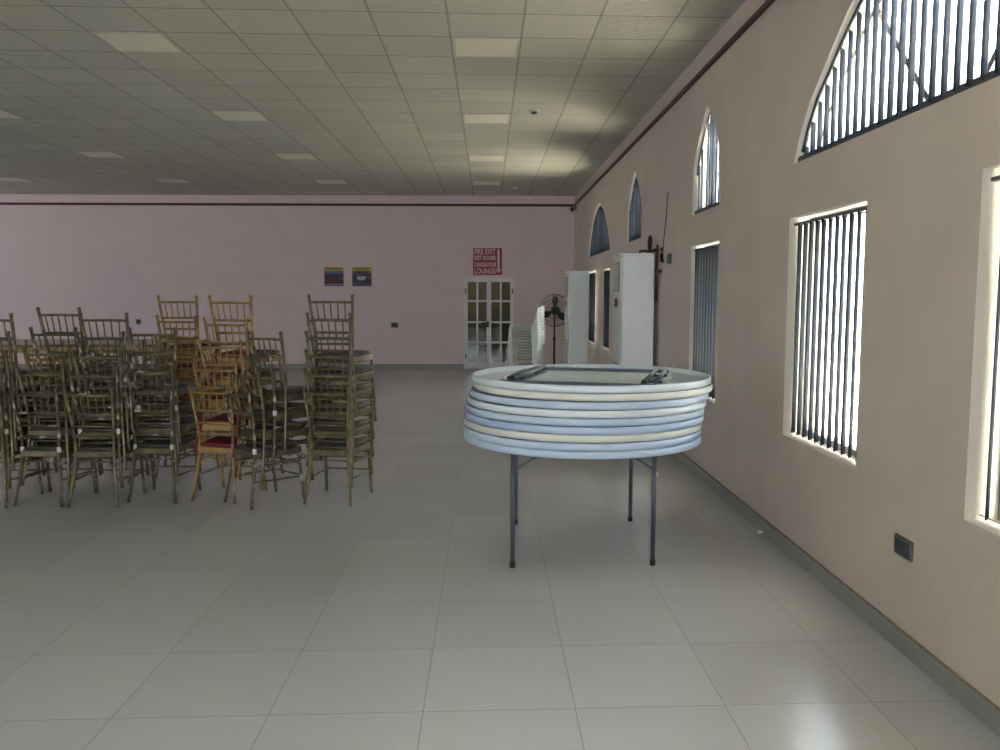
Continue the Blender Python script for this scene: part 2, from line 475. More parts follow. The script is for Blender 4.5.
def make_blind(name, label, y0, y1, z0, z1, shape, ang, far_gap=.035, near_gap=.025, jit=.7, skip=(), fan=0.0):
    root = thing(name, label, 'window blind', (BX, (y0 + y1) / 2, z0), 0, 'vertical blinds on the window wall')
    def put(mb, nm, m):
        o = mb.build(nm, m, root); o.location = -Vector(root.location); return o
    tab = None if shape == 'rect' else (LANCET if shape == 'lancet' else WIDE)
    yc, hw, H = (y0 + y1) / 2, (y1 - y0) / 2, z1 - z0
    if tab is None:
        put(MB().bbox((BX - .014, y0 + .01, z1 - .050), (BX + .014, y1 - .01, z1 - .032), .004), 'head_rail', M['blindrail'])
    else:
        pts = [(BX, y, z) for y, z in outline(y0, y1, z0, z1, shape, .03) if z > z0 + .06]
        put(MB().tube(pts, .012, n=6), 'head_rail', M['blindrail'])
        put(MB().bbox((BX - .018, y0 + .02, z0 + .001), (BX + .018, y1 - .01, z0 + .042), .004), 'bottom_rail', M['blindrail'])
    n = int(round((y1 - y0 - far_gap - near_gap) / .0975)); pitch = (y1 - y0 - far_gap - near_gap) / n
    ch = []
    for k in range(n):
        y = y0 + near_gap + pitch * (k + .5)
        if tab is None: zt, zb = z1 - .045, z0 + .03
        else:
            u = max(abs((y - .03 - yc) / hw), abs((y + .03 - yc) / hw)); zt, zb = z0 + H * prof_h(tab, min(u, 1)) - .045, z0 + .022
        if zt - zb < .06 or k in skip: continue
        mb = MB(); slat(mb, y, zb, zt, ang + fan * (1 - k / n) + R_(random.uniform(-jit, jit))); put(mb, 'vane', M['blind' if tab is None else 'blind_skylit'])
    if tab is None:
        put(MB().tube([(BX - .018, y0 + .05, z0 + .04), (BX - .018, y1 - .07, z0 + .04)], .0022, n=5), 'link_chain', M['blindrail'])
    return root
D = {o[0]: o[1:] for o in OPEN}
make_blind('vertical_blind', 'charcoal vertical blind cut by the photo edge, in the nearest rectangular window', *D['window_1'], ang=R_(38))
make_blind('vertical_blind', 'charcoal vertical blind with bright gaps in the rectangular window beyond the low socket', *D['window_2'], ang=R_(37))
make_blind('arched_blind', 'tall charcoal vertical blind filling the huge nearest arched window', *D['window_3'], ang=R_(36), jit=2, far_gap=.06, skip=(3,), fan=R_(16))
make_blind('vertical_blind', 'closed charcoal vertical blind in the rectangular window just behind the round tables', *D['window_4'], ang=R_(40), jit=2)
make_blind('arched_blind', 'narrow arched blind with one missing vane, above the window behind the round tables', *D['window_5'], ang=R_(29), skip=(6,), jit=3)
make_blind('vertical_blind', 'closed charcoal blind in the window behind the taller air conditioner', *D['window_6'], ang=R_(46), jit=2)
make_blind('arched_blind', 'narrow arched blind above the taller air conditioner', *D['window_7'], ang=R_(42), jit=3)
make_blind('vertical_blind', 'charcoal blind in the narrow window between the two air conditioners, nearer of its pair', *D['window_8'], ang=R_(46), jit=2)
make_blind('vertical_blind', 'charcoal blind in the narrow window touching the far air conditioner, farther of its pair', *D['window_9'], ang=R_(46), jit=2)
make_blind('arched_blind', 'wide arched blind nearest the far corner, above the two narrow windows', *D['window_10'], ang=R_(42), jit=4)

# ------------------------------------------------------------------ outside the windows: sunlit yard and boundary wall
struct(MB().box((XW + TH, -30, -.55), (XW + 14, 50, -.4)).build('ground', M['concrete']))
yw = struct(MB().box((XW + 9, -30, -.4), (XW + 9.2, 50, 1.6)).build('wall_yard', M['yard_wall']))
struct(MB().box((XL - 6, -30, -.55), (XW + TH, YF - .2, -.2)).build('ground_front', M['concrete']))

# sun-shade ledges outside, between the lower and the arched windows
for i, (y0, y1) in enumerate(((1.9, 5.65), (6.7, 8.25), (10.3, 11.95), (12.95, 16.5), (-.7, 1.0))):
    struct(MB().bbox((XW + TH, y0, 2.18), (XW + TH + .62, y1, 2.26), .01).build('ledge', M['yard_wall']))

# ------------------------------------------------------------------ lounge door in the back wall
d = MB()
jw = .036
d.box((DX0, YB - .02, 0), (DX0 + jw, YB + .07, DH)); d.box((DX1 - jw, YB - .02, 0), (DX1, YB + .07, DH)); d.box((DX0 + jw, YB - .02, DH - jw), (DX1 - jw, YB + .07, DH))
door = struct(d.build('door_1', M['door_white']))
mid = (DX0 + DX1) / 2
def leaf(x0, x1):
    b = MB(); st, y0, y1 = .046, YB - .005, YB + .04
    b.bbox((x0, y0, .01), (x0 + st, y1, DH - jw), .004); b.bbox((x1 - st, y0, .01), (x1, y1, DH - jw), .004)
    zs = [.15, .588, 1.04, 1.505, 1.925]
    b.box((x0 + st, y0, .01), (x1 - st, y1, .15)); b.box((x0 + st, y0, 1.925), (x1 - st, y1, DH - jw))
    xm = (x0 + x1) / 2
    for z in zs[1:4]: b.bbox((x0 + st, y0 + .004, z - .021), (x1 - st, y1 - .004, z + .021), .004)
    b.bbox((xm - .019, y0 + .004, .15), (xm + .019, y1 - .004, 1.925), .004)
    o = b.build('door_leaf', M['door_white'], door)
    g = MB().box((x0 + st, YB + .014, .15), (x1 - st, YB + .02, 1.925)); g.build('glazing', M['door_glass'], o)
    for z in (.28, 1.72):
        xx = x0 if x0 < mid - .1 else x1
        MB().bbox((xx - .014, YB - .035, z - .055), (xx + .014, YB - .004, z + .055), .004).build('hinge', M['black'], o)
    return o
leaf(DX0 + jw, mid - .003)
rl = leaf(mid + .003, DX1 - jw)
MB().bbox((mid - .06, YB - .03, .93), (mid - .005, YB - .005, 1.06), .004).tube([(mid - .03, YB - .05, 1.03), (mid - .15, YB - .055, 1.03)], .011, n=8).build('door_handle', M['black'], rl)
# lounge beyond the door
struct(MB().box((-2.2, YB + 3.2, -.1), (2.2, YB + 3.3, 3)).build('wall_lounge', M['corridor']))
struct(MB().box((-2.3, YB + .2, -.1), (-2.2, YB + 3.3, 3)).build('wall_lounge_side', M['corridor']))
struct(MB().box((1.2, YB + .2, -.1), (1.3, YB + 3.3, 3)).build('wall_lounge_end', M['corridor_dark']))
struct(MB().box((-2.2, YB + .2, -.1), (2.2, YB + 3.3, 0)).build('floor_lounge', M['skirt']))
struct(MB().box((-2.3, YB + .2, 2.9), (2.3, YB + 3.3, 3)).build('ceiling_lounge', M['steel_white']))

ll = bpy.data.lights.new('lounge_light', 'POINT'); ll.energy = 1.5; ll.color = (1, .93, .75); ll.shadow_soft_size = .15  # unseen source put in to brighten the lounge behind the panes
lo_ = bpy.data.objects.new('lounge_light', ll); COL.objects.link(lo_); lo_.location = (-1.2, YB + 1.8, 2.6)
sf = thing('sofa', 'dark sofa dimly visible through the glass door', 'sofa', (.1, YB + 2.2, 0))
MB().bbox((-1.0, -.4, .0), (1.0, .4, .42), .05).build('seat', M['corridor_dark'], sf)
MB().bbox((-1.0, .2, .42), (1.0, .45, .95), .06).build('backrest', M['corridor_dark'], sf)
for sx in (-1, 1): MB().bbox((sx*.92 - .1, -.4, .08), (sx*.92 + .1, .4, .62), .05).build('armrest', M['corridor_dark'], sf)

# ------------------------------------------------------------------ sign, posters, sockets
def text_mesh(s, w, h):
    cu = bpy.data.curves.new('t', 'FONT'); cu.body = s; cu.align_x = 'LEFT'; cu.extrude = .002; cu.offset = .028
    cu.resolution_u = 3
    t = bpy.data.objects.new('t', cu); COL.objects.link(t)
    me = bpy.data.meshes.new_from_object(t.evaluated_get(bpy.context.evaluated_depsgraph_get()))
    bpy.data.objects.remove(t); bpy.data.curves.remove(cu)
    xs = [v.co.x for v in me.vertices]; ys = [v.co.y for v in me.vertices]
    a, b, c, e = min(xs), max(xs), min(ys), max(ys)
    for v in me.vertices:
        v.co = ((v.co.x - a) / (b - a) * w, -v.co.z * .8, (v.co.y - c) / (e - c) * h)
    return me
sx0, sx1, sz0, sz1 = -.318, .316, 2.079, 2.668
sg = thing('exit_sign', 'square red sign with white lettering and down arrow above the glass door', 'sign', ((sx0 + sx1) / 2, YB, sz0))
W, H = sx1 - sx0, sz1 - sz0
MB().bbox((-W/2, -.02, 0), (W/2, -.001, H), .004).build('board', M['sign_red'], sg)
rows = [('FIRE EXIT', .765, .205), ('REST ROOMS', .545, .175), ('CHANGING ROOM', .295, .175), ('LOUNGE', .045, .20)]
for s, z, h in rows:
    link('lettering', text_mesh(s, W * .735, H * h), M['sign_white'], sg, (-W/2 + W*.045, -.021, H * z))
ax = W * .375
MB().prism([(ax - .026, H*.95), (ax + .026, H*.95), (ax + .026, H*.20), (ax + .062, H*.20), (ax, H*.06), (ax - .062, H*.20), (ax - .026, H*.20)][::-1], 1, -.0235, -.0205).build('arrow', M['sign_white'], sg)
for z in (.755, .525, .275): pass

def poster_mat(name, cols, sc):
    m = bpy.data.materials.new(name); m.use_nodes = True
    t = NT(m); b = m.node_tree.nodes['Principled BSDF']
    tc = t.N.new('ShaderNodeTexCoord'); nz = t.N.new('ShaderNodeTexNoise'); nz.inputs['Scale'].default_value = sc; nz.inputs['Detail'].default_value = 3
    t.L.new(tc.outputs['Object'], nz.inputs['Vector'])
    cr = t.N.new('ShaderNodeValToRGB'); e = cr.color_ramp.elements
    e[0].position, e[0].color = .36, (*cols[0], 1); e[1].position, e[1].color = .68, (*cols[-1], 1)
    for i, c in enumerate(cols[1:-1]):
        n = e.new(.36 + .32 * (i + 1) / (len(cols) - 1)); n.color = (*c, 1)
    t.L.new(nz.outputs['Fac'], cr.inputs['Fac']); t.L.new(cr.outputs['Color'], b.inputs['Base Color']); b.inputs['Roughness'].default_value = .45
    return m
pm1 = poster_mat('dark_maroon_picture', [(.012, .010, .02), (.025, .012, .03), (.09, .015, .03), (.012, .01, .02), (.35, .10, .12)], 18)
pm2 = poster_mat('dark_green_picture', [(.012, .015, .016), (.03, .05, .045), (.012, .015, .018), (.03, .05, .045), (.35, .16, .12)], 15)
m_yel = mat('poster_yellow', (.50, .43, .04), .5, var=.15, scale=60); m_blu = mat('poster_blue', (.02, .16, .42), .5, var=.1)
m_nvy = mat('poster_navy', (.025, .03, .12), .5, var=.1); m_wht = mat('poster_white', (.5, .5, .52), .5, var=.1); m_dk = mat('poster_ink', (.08, .07, .01), .5, var=.2)
m_brd = mat('poster_pink_ground', (.32, .10, .16), .5, var=.25, scale=12)
def poster(name, label, x0, x1, z0, z1, pic, kind):
    p = thing(name, label, 'poster', ((x0 + x1)/2, YB, z0), 0, 'posters on the pink wall')
    w, h = (x1 - x0), (z1 - z0)
    MB().box((-w/2, -.012, 0), (w/2, -.001, h)).build('sheet', m_brd, p)
    MB().box((-w/2, -.0135, h*.80), (w/2, -.012, h)).build('title_band', m_yel, p)
    k = MB(); rr = random.Random(len(label)); x = -w*.42
    while x < w*.42:
        l = rr.uniform(.018, .035); k.box((x, -.0145, h*.86), (min(x + l, w*.44), -.0135, h*.95)); x += l + .012
    k.build('title_marks', m_dk, p)
    MB().prism([(-w*.32, h*.66), (-w*.38, h*.72), (-w*.30, h*.79), (w*.30, h*.79), (w*.38, h*.72), (w*.32, h*.66)][::-1], 1, -.0145, -.012).build('ribbon', m_blu if kind == 0 else m_nvy, p)
    MB().box((-w*.47, -.0138, h*.13), (w*.47, -.012, h*.64)).build('picture', pic, p)
    if kind: MB().prism([(-w*.22, h*.34), (-w*.25, h*.50), (w*.2, h*.52), (w*.2, h*.40), (w*.05, h*.30)], 1, -.0148, -.0138).build('pale_shape', m_wht, p)  # white shape printed in the picture
    MB().box((-w/2, -.0135, 0), (w/2, -.012, h*.10)).build('footer_band', m_nvy, p)
    if kind == 0: MB().box((-w*.46, -.0142, h*.055), (w*.46, -.0135, h*.085)).build('footer_line', m_wht, p)
poster('poster', 'square poster with yellow heading over a dark maroon picture, farther from the red sign', -3.595, -3.168, 1.83, 2.247, pm1, 0)
poster('poster', 'square poster with yellow heading and a pale shape on dark picture, nearer the red sign', -2.984, -2.553, 1.83, 2.247, pm2, 1)

def wall_socket(label, x, z, w, h):
    s = thing('wall_socket', label, 'socket', (x, YB, z), 0, 'dark sockets on the pink wall')
    MB().bbox((-w/2, -.014, -h/2), (w/2, 0, h/2), .004).build('plate', M['sock_dark'], s)
    MB().bbox((-w*.34, -.019, -h*.3), (w*.34, -.014, h*.3), .002).build('rocker', M['black'], s)
wall_socket('small dark socket on the pink wall halfway between chairs and the glass door', -2.06, .972, .155, .11)
wall_socket('small dark socket on the pink wall just left of the rightmost chair stack', -3.95, 1.01, .10, .10)
wall_socket('small dark socket on the pink wall above the brown tables', -7.70, 1.045, .10, .10)
s = thing('wall_socket', 'dark grey double socket low on the peach wall below the nearest windows', 'socket', (XW, 3.738, .484))
MB().bbox((-.014, -.079, -.046), (0, .079, .046), .004).build('plate', M['sock_mid'], s)
MB().bbox((-.019, -.066, -.026), (-.014, .066, .030), .002).build('outlet_face', M['sock_dark'], s)
MB().bbox((-.023, -.052, -.012), (-.019, -.040, .012), .002).build('switch', M['sock_mid'], s)

# ------------------------------------------------------------------ ceiling lights, detectors, corner camera
cs, cx0, cy0 = .5989, -.314, 6.7595
def cell(i, j):
    x = cx0 + cs * (i + .5); y = cy0 + cs * (j + .5) + .033 * (x - cx0); return x, y
def light_panel(i, j, label):
    x, y = cell(i, j)
    L_ = thing('ceiling_light', label, 'ceiling light', (x, y, ZC), R_(.9), 'square unlit ceiling light panels')
    h = cs / 2
    f = MB()
    f.box((-h + .012, -h + .012, -.006), (h - .012, -h + .035, 0)); f.box((-h + .012, h - .035, -.006), (h - .012, h - .012, 0))
    f.box((-h + .012, -h + .035, -.006), (-h + .035, h - .035, 0)); f.box((h - .035, -h + .035, -.006), (h - .012, h - .035, 0))
    f.build('frame', M['steel_white'], L_)
    MB().box((-h + .035, -h + .035, -.004), (h - .035, h - .035, -.0005)).build('diffuser', M['pale_diffuser'], L_)
col_name = {0: 'row beside the window wall', -5: 'second row from the window wall', -10: 'third row from the window wall', -15: 'fourth row from the window wall'}
ordn = ['first', 'second', 'third', 'fourth']
for i in (0, -5, -10, -15):
    js = [j for j in (1, 6, 11, 16) if not (i == -10 and j < 6) and not (i == -15 and j < 16)]
    for k, j in enumerate(js):
        light_panel(i, j, ('square ceiling light, ' if len(js) == 1 else 'square ceiling light, %s from the camera, ' % ordn[k]) + col_name[i])
def detector(label, x, y, r, m):
    o = thing('smoke_detector', label, 'smoke detector', (x, y, ZC))
    MB().lathe([(r, 0), (r, -.012), (r*.82, -.022), (0, -.022)], 24).build('base', M['steel_white'], o)
    MB().lathe([(r*.6, -.022), (r*.55, -.042), (r*.3, -.05), (0, -.05)], 20).build('sensor', m, o)
detector('round smoke detector with dark sensor on the ceiling beside the second light panel', .545, 10.166, .065, M['camera_grey'])
detector('small pale smoke detector on the ceiling close to the pink wall', .549, 17.236, .07, M['pale_diffuser'])
c = thing('security_camera', 'small dark security camera in the far corner under the maroon trim', 'camera', (XW, YB - .35, 3.50))
MB().bbox((-.03, -.05, -.03), (0, .05, .05), .006).build('bracket', M['camera_grey'], c)
MB().tube([(-.03, 0, .01), (-.09, -.03, -.01)], .014).tube([(-.09, .06, .0), (-.10, -.13, -.045)], .042, n=12).build('body', M['camera_grey'], c)
MB().tube([(-.10, -.125, -.044), (-.101, -.135, -.047)], .03, n=12).build('lens', M['black'], c)

# ------------------------------------------------------------------ round folding tables
TX, TY, RT, LH = .61, 5.45, .765, .0467
def table_top(m, parent, n=96):
    """round blow-moulded top, deep rounded rim, recessed underside upward (local z 0 = face, LH = rim edge)"""
    prof = [(0, .0015), (RT - .03, .0015), (RT - .009, .002), (RT - .0035, .0045), (RT, .010), (RT + .0015, LH * .5), (RT, LH - .008), (RT - .003, LH - .003), (RT - .008, LH - .001), (RT - .014, LH - .004), (RT - .020, .022), (RT - .04, .016), (0, .016)]
    b = MB(); b.lathe(prof, n); return b.build('table_top', m, parent)
def underside_frame(parent, folded):
    zf = .016
    fr = [('frame_rail', (-.47, -.50), (.47, -.50)), ('frame_rail', (-.47, .50), (.47, .50))]
    for nm, a, b in fr:
        MB().bbox((a[0], a[1] - .02, zf), (b[0], a[1] + .02, zf + .022), .004).build(nm, M['steel_grey'], parent)
    if not folded: return
    for sgn in (-1, 1):
        # a folded leg pair: two long tubes joined by a cross bar, lying inside the frame
        x0 = sgn * .43
        leg = MB()
        for yy, dx in ((-.30, -.05), (.33, .0)):
            pass
        leg.tube([(x0 - .035*sgn, -.46, zf + .030), (x0 - .035*sgn, .42, zf + .030)], .0145, n=10)
        leg.build('folded_leg', M['steel_grey'], parent)
        MB().tube([(x0 + .02*sgn, -.36, zf + .021), (x0 + .02*sgn, .42, zf + .021)], .0145, n=10).build('folded_leg', M['steel_grey'], parent)
        MB().bbox((x0 - .06*sgn - .012, -.33, zf), (x0 - .06*sgn + .012, .33, zf + .012), .003).build('cross_bar', M['steel_grey'], parent)
        MB().tube([(x0 - .035*sgn, -.46, zf + .030), (x0 - .035*sgn, -.485, zf + .030)], .017, n=10).build('foot_cap', M['black'], parent)
        MB().tube([(x0 + .07*sgn, -.30, zf + .018), (x0 + .09*sgn, 0, zf + .02), (x0 + .07*sgn, .30, zf + .018)], .009, n=8).build('brace', M['steel_white'], parent)
        for yy in (-.2, .22):
            MB().bbox((x0 - .07, yy - .02, zf), (x0 + .05, yy + .02, zf + .014), .003).build('bracket', M['steel_grey'], parent)
cols = ['tbl_pale', 'tbl_cream', 'tbl_blue', 'tbl_pale', 'tbl_blue', 'tbl_deep', 'tbl_cream', 'tbl_blue', 'tbl_blue']
cxs = [.664, .675, .6496, .6354, .6227, .6199, .6105, .606, .6097]
names = ['topmost of the stack with folded grey legs showing', 'second from top, slid furthest towards the window wall', 'third from top, under the upper cream one', 'fourth from top of the stack', 'fifth from top of the stack, in the very middle', 'sixth from top, above the lower cream one', 'third from bottom of the stack', 'second from bottom of the stack']
tone = {'tbl_pale': 'pale', 'tbl_cream': 'cream', 'tbl_blue': 'bluish', 'tbl_deep': 'deeper blue'}
Z0 = .705
grp = 'round folding tables in the stack'
for i in range(8):
    z = Z0 + LH * (8 - i)
    o = thing('folding_table', 'upturned %s round table, %s' % (tone[cols[i]], names[i]), 'table', (cxs[i], TY + random.uniform(-.012, .012), z), R_(-16 if i == 0 else random.uniform(-30, 30)), grp)
    table_top(M[cols[i]], o); underside_frame(o, i == 0)
    if i == 0:
        MB().box((-.17, .30, .0162), (.14, .328, .0172)).build('sticker', M['yellow'], o)
o = thing('folding_table', 'standing round folding table on four grey legs carrying the whole stack', 'table', (cxs[8], TY, 0), 0, grp)
tt = table_top(M['tbl_blue'], o); tt.rotation_euler = (pi, 0, 0); tt.location = (0, 0, Z0 + LH)
feet = [((.150, 4.949), 1), ((1.001, 4.978), -1), ((1.033, 5.982), -1), ((.199, 5.909), 1)]
zt = Z0 + .022
for (fx, fy), s in feet:
    x, y = fx - cxs[8], fy - TY
    lg = MB().tube([(x, y, .012), (x, y, zt)], .0145, n=14).build('leg', M['steel_grey'], o)
    MB().lathe([(.018, 0), (.018, .032), (.0145, .036)], 14, (x, y, 0)).build('foot_cap', M['black'], lg)
    MB().tube(smooth_path([(x + .012*s, y, .592), (x + .09*s, y, .645), (x + .17*s, y, .685), (x + .26*s, y, zt)]), .0085, n=8).build('brace', M['steel_grey'], lg)
for s, xa, ya, yb in ((1, .175, 4.949, 5.909), (-1, 1.017, 4.978, 5.982)):
    MB().tube([(xa - cxs[8], ya - TY, zt - .006), (xa - cxs[8], yb - TY, zt - .006)], .0125, n=8).build('cross_bar', M['steel_grey'], o)
for yy in (-.35, .35):
    MB().bbox((-.44, yy - .014, Z0 + .008), (.44, yy + .014, Z0 + .03), .003).build('frame_rail', M['steel_grey'], o)
MB().bbox((1.001 - cxs[8] + .013, 4.978 - TY - .008, .545), (1.001 - cxs[8] + .022, 4.978 - TY + .008, .575), .002).build('lock_clip', M['steel_white'], o)

# ------------------------------------------------------------------ bamboo-style banquet chairs
def beaded(pts, r, beads, n=8, k=5):
    """tube through pts with small bamboo rings"""
    P = smooth_path(pts, k); m = len(P)
    # arc length
    L = [0]
    for a, b in zip(P, P[1:]): L.append(L[-1] + (b - a).length)
    tot = L[-1]; out, rad = [], []
    def at(s):
        for i in range(m - 1):
            if s <= L[i+1] or i == m - 2:
                t = (s - L[i]) / max(1e-9, L[i+1] - L[i]); return P[i].lerp(P[i+1], min(max(t, 0), 1))
    marks = [(s * tot / k_, r) for s, k_ in ((i, 10) for i in range(11))]
    for b in beads:
        s = b * tot
        marks += [(s - .007, r), (s, r * 1.32), (s + .007, r)]
    marks = sorted(x for x in marks if 0 <= x[0] <= tot)
    last = -1
    for s, rr in marks:
        if s - last < .002: continue
        last = s; out.append(at(s)); rad.append(rr)
    return out, rad
POST = [(.188, -.055, 0), (.168, -.02, .18), (.147, .012, .40), (.150, .012, .55), (.166, -.018, .74), (.178, -.05, .905)]
def pw(z):
    for a, b in zip(POST, POST[1:]):
        if z <= b[2]:
            t = (z - a[2]) / (b[2] - a[2]); return a[0] + (b[0]-a[0])*t, a[1] + (b[1]-a[1])*t
    return POST[-1][:2]
def make_chair_parts(root, m, pad, tape):
    # rear posts: foot to finial in one turned piece
    for s in (-1, 1):
        p, r = beaded([(s*x, y, z) for x, y, z in POST], .0125, [.08, .2, .33, .44, .58, .7, .82, .93])
        b = MB().tube(p, r, n=8); x, y, z = POST[-1]
        b.lathe([(.008, -.005), (.016, .003), (.016, .012), (.009, .02), (0, .023)], 8, (s*x, y, z))
        b.build('back_post', m, root)
        p, r = beaded([(s*.196, .425, 0), (s*.192, .40, .2), (s*.188, .385, .415)], .0125, [.12, .3, .5, .72, .9])
        MB().tube(p, r, n=8).build('leg', m, root)
    # seat: shaped wooden frame, wider at the front, with inset panel
    poly = [(-.150, -.002), (.150, -.002), (.172, .06), (.192, .22), (.203, .37), (.190, .408), (.12, .424), (-.12, .424), (-.190, .408), (-.203, .37), (-.192, .22), (-.172, .06)]
    z0, z1 = .376, .430
    vs = []; n = len(poly)
    cxp = lambda f, z: [(x * f, .21 + (y - .21) * f, z) for x, y in poly]
    rings = [cxp(.97, z0), cxp(1, z0 + .006), cxp(1, z1 - .008), cxp(.975, z1), cxp(.80, z1)]
    b = MB(); vs = [p for rg in rings for p in rg]
    fs = [(i*n+k, i*n+(k+1) % n, (i+1)*n+(k+1) % n, (i+1)*n+k) for i in range(len(rings)-1) for k in range(n)]
    fs += [tuple(range(n))[::-1], tuple((len(rings)-1)*n + k for k in range(n))]
    b.add(vs, fs); st = b.build('seat', m if pad else M['seat_frame'], root)
    # seat panel or red pad
    zc = z1 - .004
    rings = [cxp(.86, z1 - .002), cxp(.90, z1 + .010), cxp(.88, z1 + .020), cxp(.70, z1 + .026)] if not pad else [cxp(.93, z1), cxp(.97, z1 + .012), cxp(.95, z1 + .026), cxp(.80, z1 + .034)]
    vs = [p for rg in rings for p in rg]
    fs = [(i*n+k, i*n+(k+1) % n, (i+1)*n+(k+1) % n, (i+1)*n+k) for i in range(len(rings)-1) for k in range(n)]
    fs += [tuple(range(n))[::-1], tuple((len(rings)-1)*n + k for k in range(n))]
    pd = MB().add(vs, fs, True).build('seat_pad' if pad else 'seat_panel', M['red_pad'] if pad else M['seat_dark'], root)
    if pad:
        for s in (-1, 1):
            MB().tube(smooth_path([(s*.150, .03, .47), (s*.163, .012, .50), (s*.164, -.004, .47), (s*.168, -.01, .40), (s*.162, -.012, .36)]), [.012]*17, n=5).build('tie', M['red_pad'], pd)
    # rails of the backrest
    for z in (.862, .722, .622, .53):
        x, y = pw(z)
        MB().tube([(-x, y, z), (-x*.5, y - .014, z + .002), (0, y - .019, z + .003), (x*.5, y - .014, z + .002), (x, y, z)], [.0095, .010, .010, .010, .0095], n=8).build('top_rail' if z > .8 else 'back_rail', m, root)
    xt, yt = pw(.862); xb, yb = pw(.722)
    for k in range(5):
        u = -1 + (k + 1) / 3
        q = lambda x, y, z: Vector((x*u, y - .019 * (1 - u*u), z))
        a, c = q(xb, yb, .722), q(xt, yt, .862)
        p, r = beaded([a, (a + c) / 2, c], .0062, [.25, .5, .75], n=6, k=2)
        MB().tube(p, r, n=6).build('spindle', m, root)
    # stretchers between the legs
    st_ = []
    for s in (-1, 1):
        xa, ya = pw(.30)
        st_.append([(s*xa, ya, .325), (s*.19, .39, .31)]); 
        xa, ya = pw(.22)
        st_.append([(s*xa, ya, .20), (s*.19, .40, .19)])
    xa, ya = pw(.33); st_.append([(-xa, ya, .345), (xa, ya, .345)])
    st_.append([(-.19, .392, .30), (.19, .392, .30)]); st_.append([(-.19, .40, .20), (.19, .40, .20)])
    for a, c in st_: MB().tube([a, c], .0072, n=6).build('stretcher', m, root)
    if tape:
        for s in (-1, 1):
            x, y = pw(.43)
            MB().lathe([(.0155, -.02), (.017, -.012), (.017, .012), (.0155, .02)], 8, (s*x, y, .435)).build('tape_wrap', M['tape'], root)

def proto(nm, m, pad, tape):
    r = bpy.data.objects.new(nm, None); COL.objects.link(r); r.empty_display_size = .1
    make_chair_parts(r, m, pad, tape); return r
protos = {}
KIND = {'bronze': (M['bronze'], False, False), 'worn': (M['bronze_worn'], False, True), 'gold': (M['gold'], True, False), 'goldplain': (M['gold'], False, False)}
def get_chair(kind):
    if kind not in protos:
        protos[kind] = proto('banquet_chair', *KIND[kind]); return protos[kind]
    return copy_tree(protos[kind])
OW = {1: ['only'], 2: ['bottom', 'top'], 3: ['bottom', 'middle', 'top'], 4: ['bottom', 'second from bottom', 'second from top', 'top'],
      5: ['bottom', 'second from bottom', 'middle', 'second from top', 'top'],
      6: ['bottom', 'second from bottom', 'third from bottom', 'third from top', 'second from top', 'top']}
LOOK = {'bronze': 'dull bronze banquet chair', 'worn': 'paint-worn bronze chair', 'gold': 'gold red-padded chair', 'goldplain': 'plain gold chair'}
def stack(kinds, x, y, rot, where, dz=.142, dy=.040, jit=2.0, twist=None, dx=0.0, tilt=.15):
    n = len(kinds)
    for k, kind in enumerate(kinds):
        o = get_chair(kind)
        a = rot + (random.uniform(-jit, jit) if k else 0) + ((twist or {}).get(k, 0))
        fx, fy = -sin(R_(rot)), cos(R_(rot))
        o.location = (x + fx * dy * k + dx * k + (random.uniform(-.004, .004) if k else 0), y + fy * dy * k, dz * k)
        o.rotation_euler = (R_(tilt) * k, 0, R_(a))
        tag(o, '%s, %s, %s' % (LOOK[kind], OW[n][k], where), 'chair', 'stacked banquet chairs')
# front row: backs towards the camera (x, y of the rear-leg midpoint; +rot turns the front towards -x)
stack(['bronze'] * 6, -1.235, 6.51, -11, 'end stack by the open floor', dy=.044, dx=-.006)
stack(['worn', 'bronze', 'worn', 'bronze'], -1.90, 6.49, -42, 'stack turned sideways beside end stack', dy=.055, tilt=.2, dx=.030, twist={3: 10, 2: 4})
stack(['gold'] * 5, -2.152, 6.62, -14, 'front-row gold stack', dz=.176, dx=.023)
stack(['worn', 'bronze', 'worn', 'bronze'], -2.635, 6.60, -3, 'stack next to front gold stack', dz=.15)
stack(['bronze', 'worn', 'bronze', 'worn', 'bronze'], -3.03, 6.46, -1, 'second stack left of front gold', dx=.018)
stack(['worn', 'bronze', 'bronze', 'worn', 'bronze'], -3.465, 6.50, -4, 'third stack left of front gold', dz=.152, dx=.036, twist={4: -7})
stack(['bronze', 'worn', 'bronze', 'bronze', 'bronze'], -3.87, 6.45, -2, 'stack cut by photo edge', dx=.012, twist={4: -5, 3: -4})
# second row behind
stack(['gold'] * 5, -2.77, 7.50, -4, 'tall gold stack behind front row', dz=.175, twist={4: -3})
stack(['bronze'] * 3, -3.25, 8.45, 176, 'low stack behind the worn chairs', dz=.13, dy=.03, tilt=0)
stack(['bronze'] * 3, -3.85, 8.5, 183, 'low stack beside second-row plain gold', dz=.13, dy=.03, tilt=0)
stack(['goldplain'] * 3, -4.35, 8.35, 180, 'plain stack behind photo-edge stack', dz=.13, dy=.03, tilt=0)

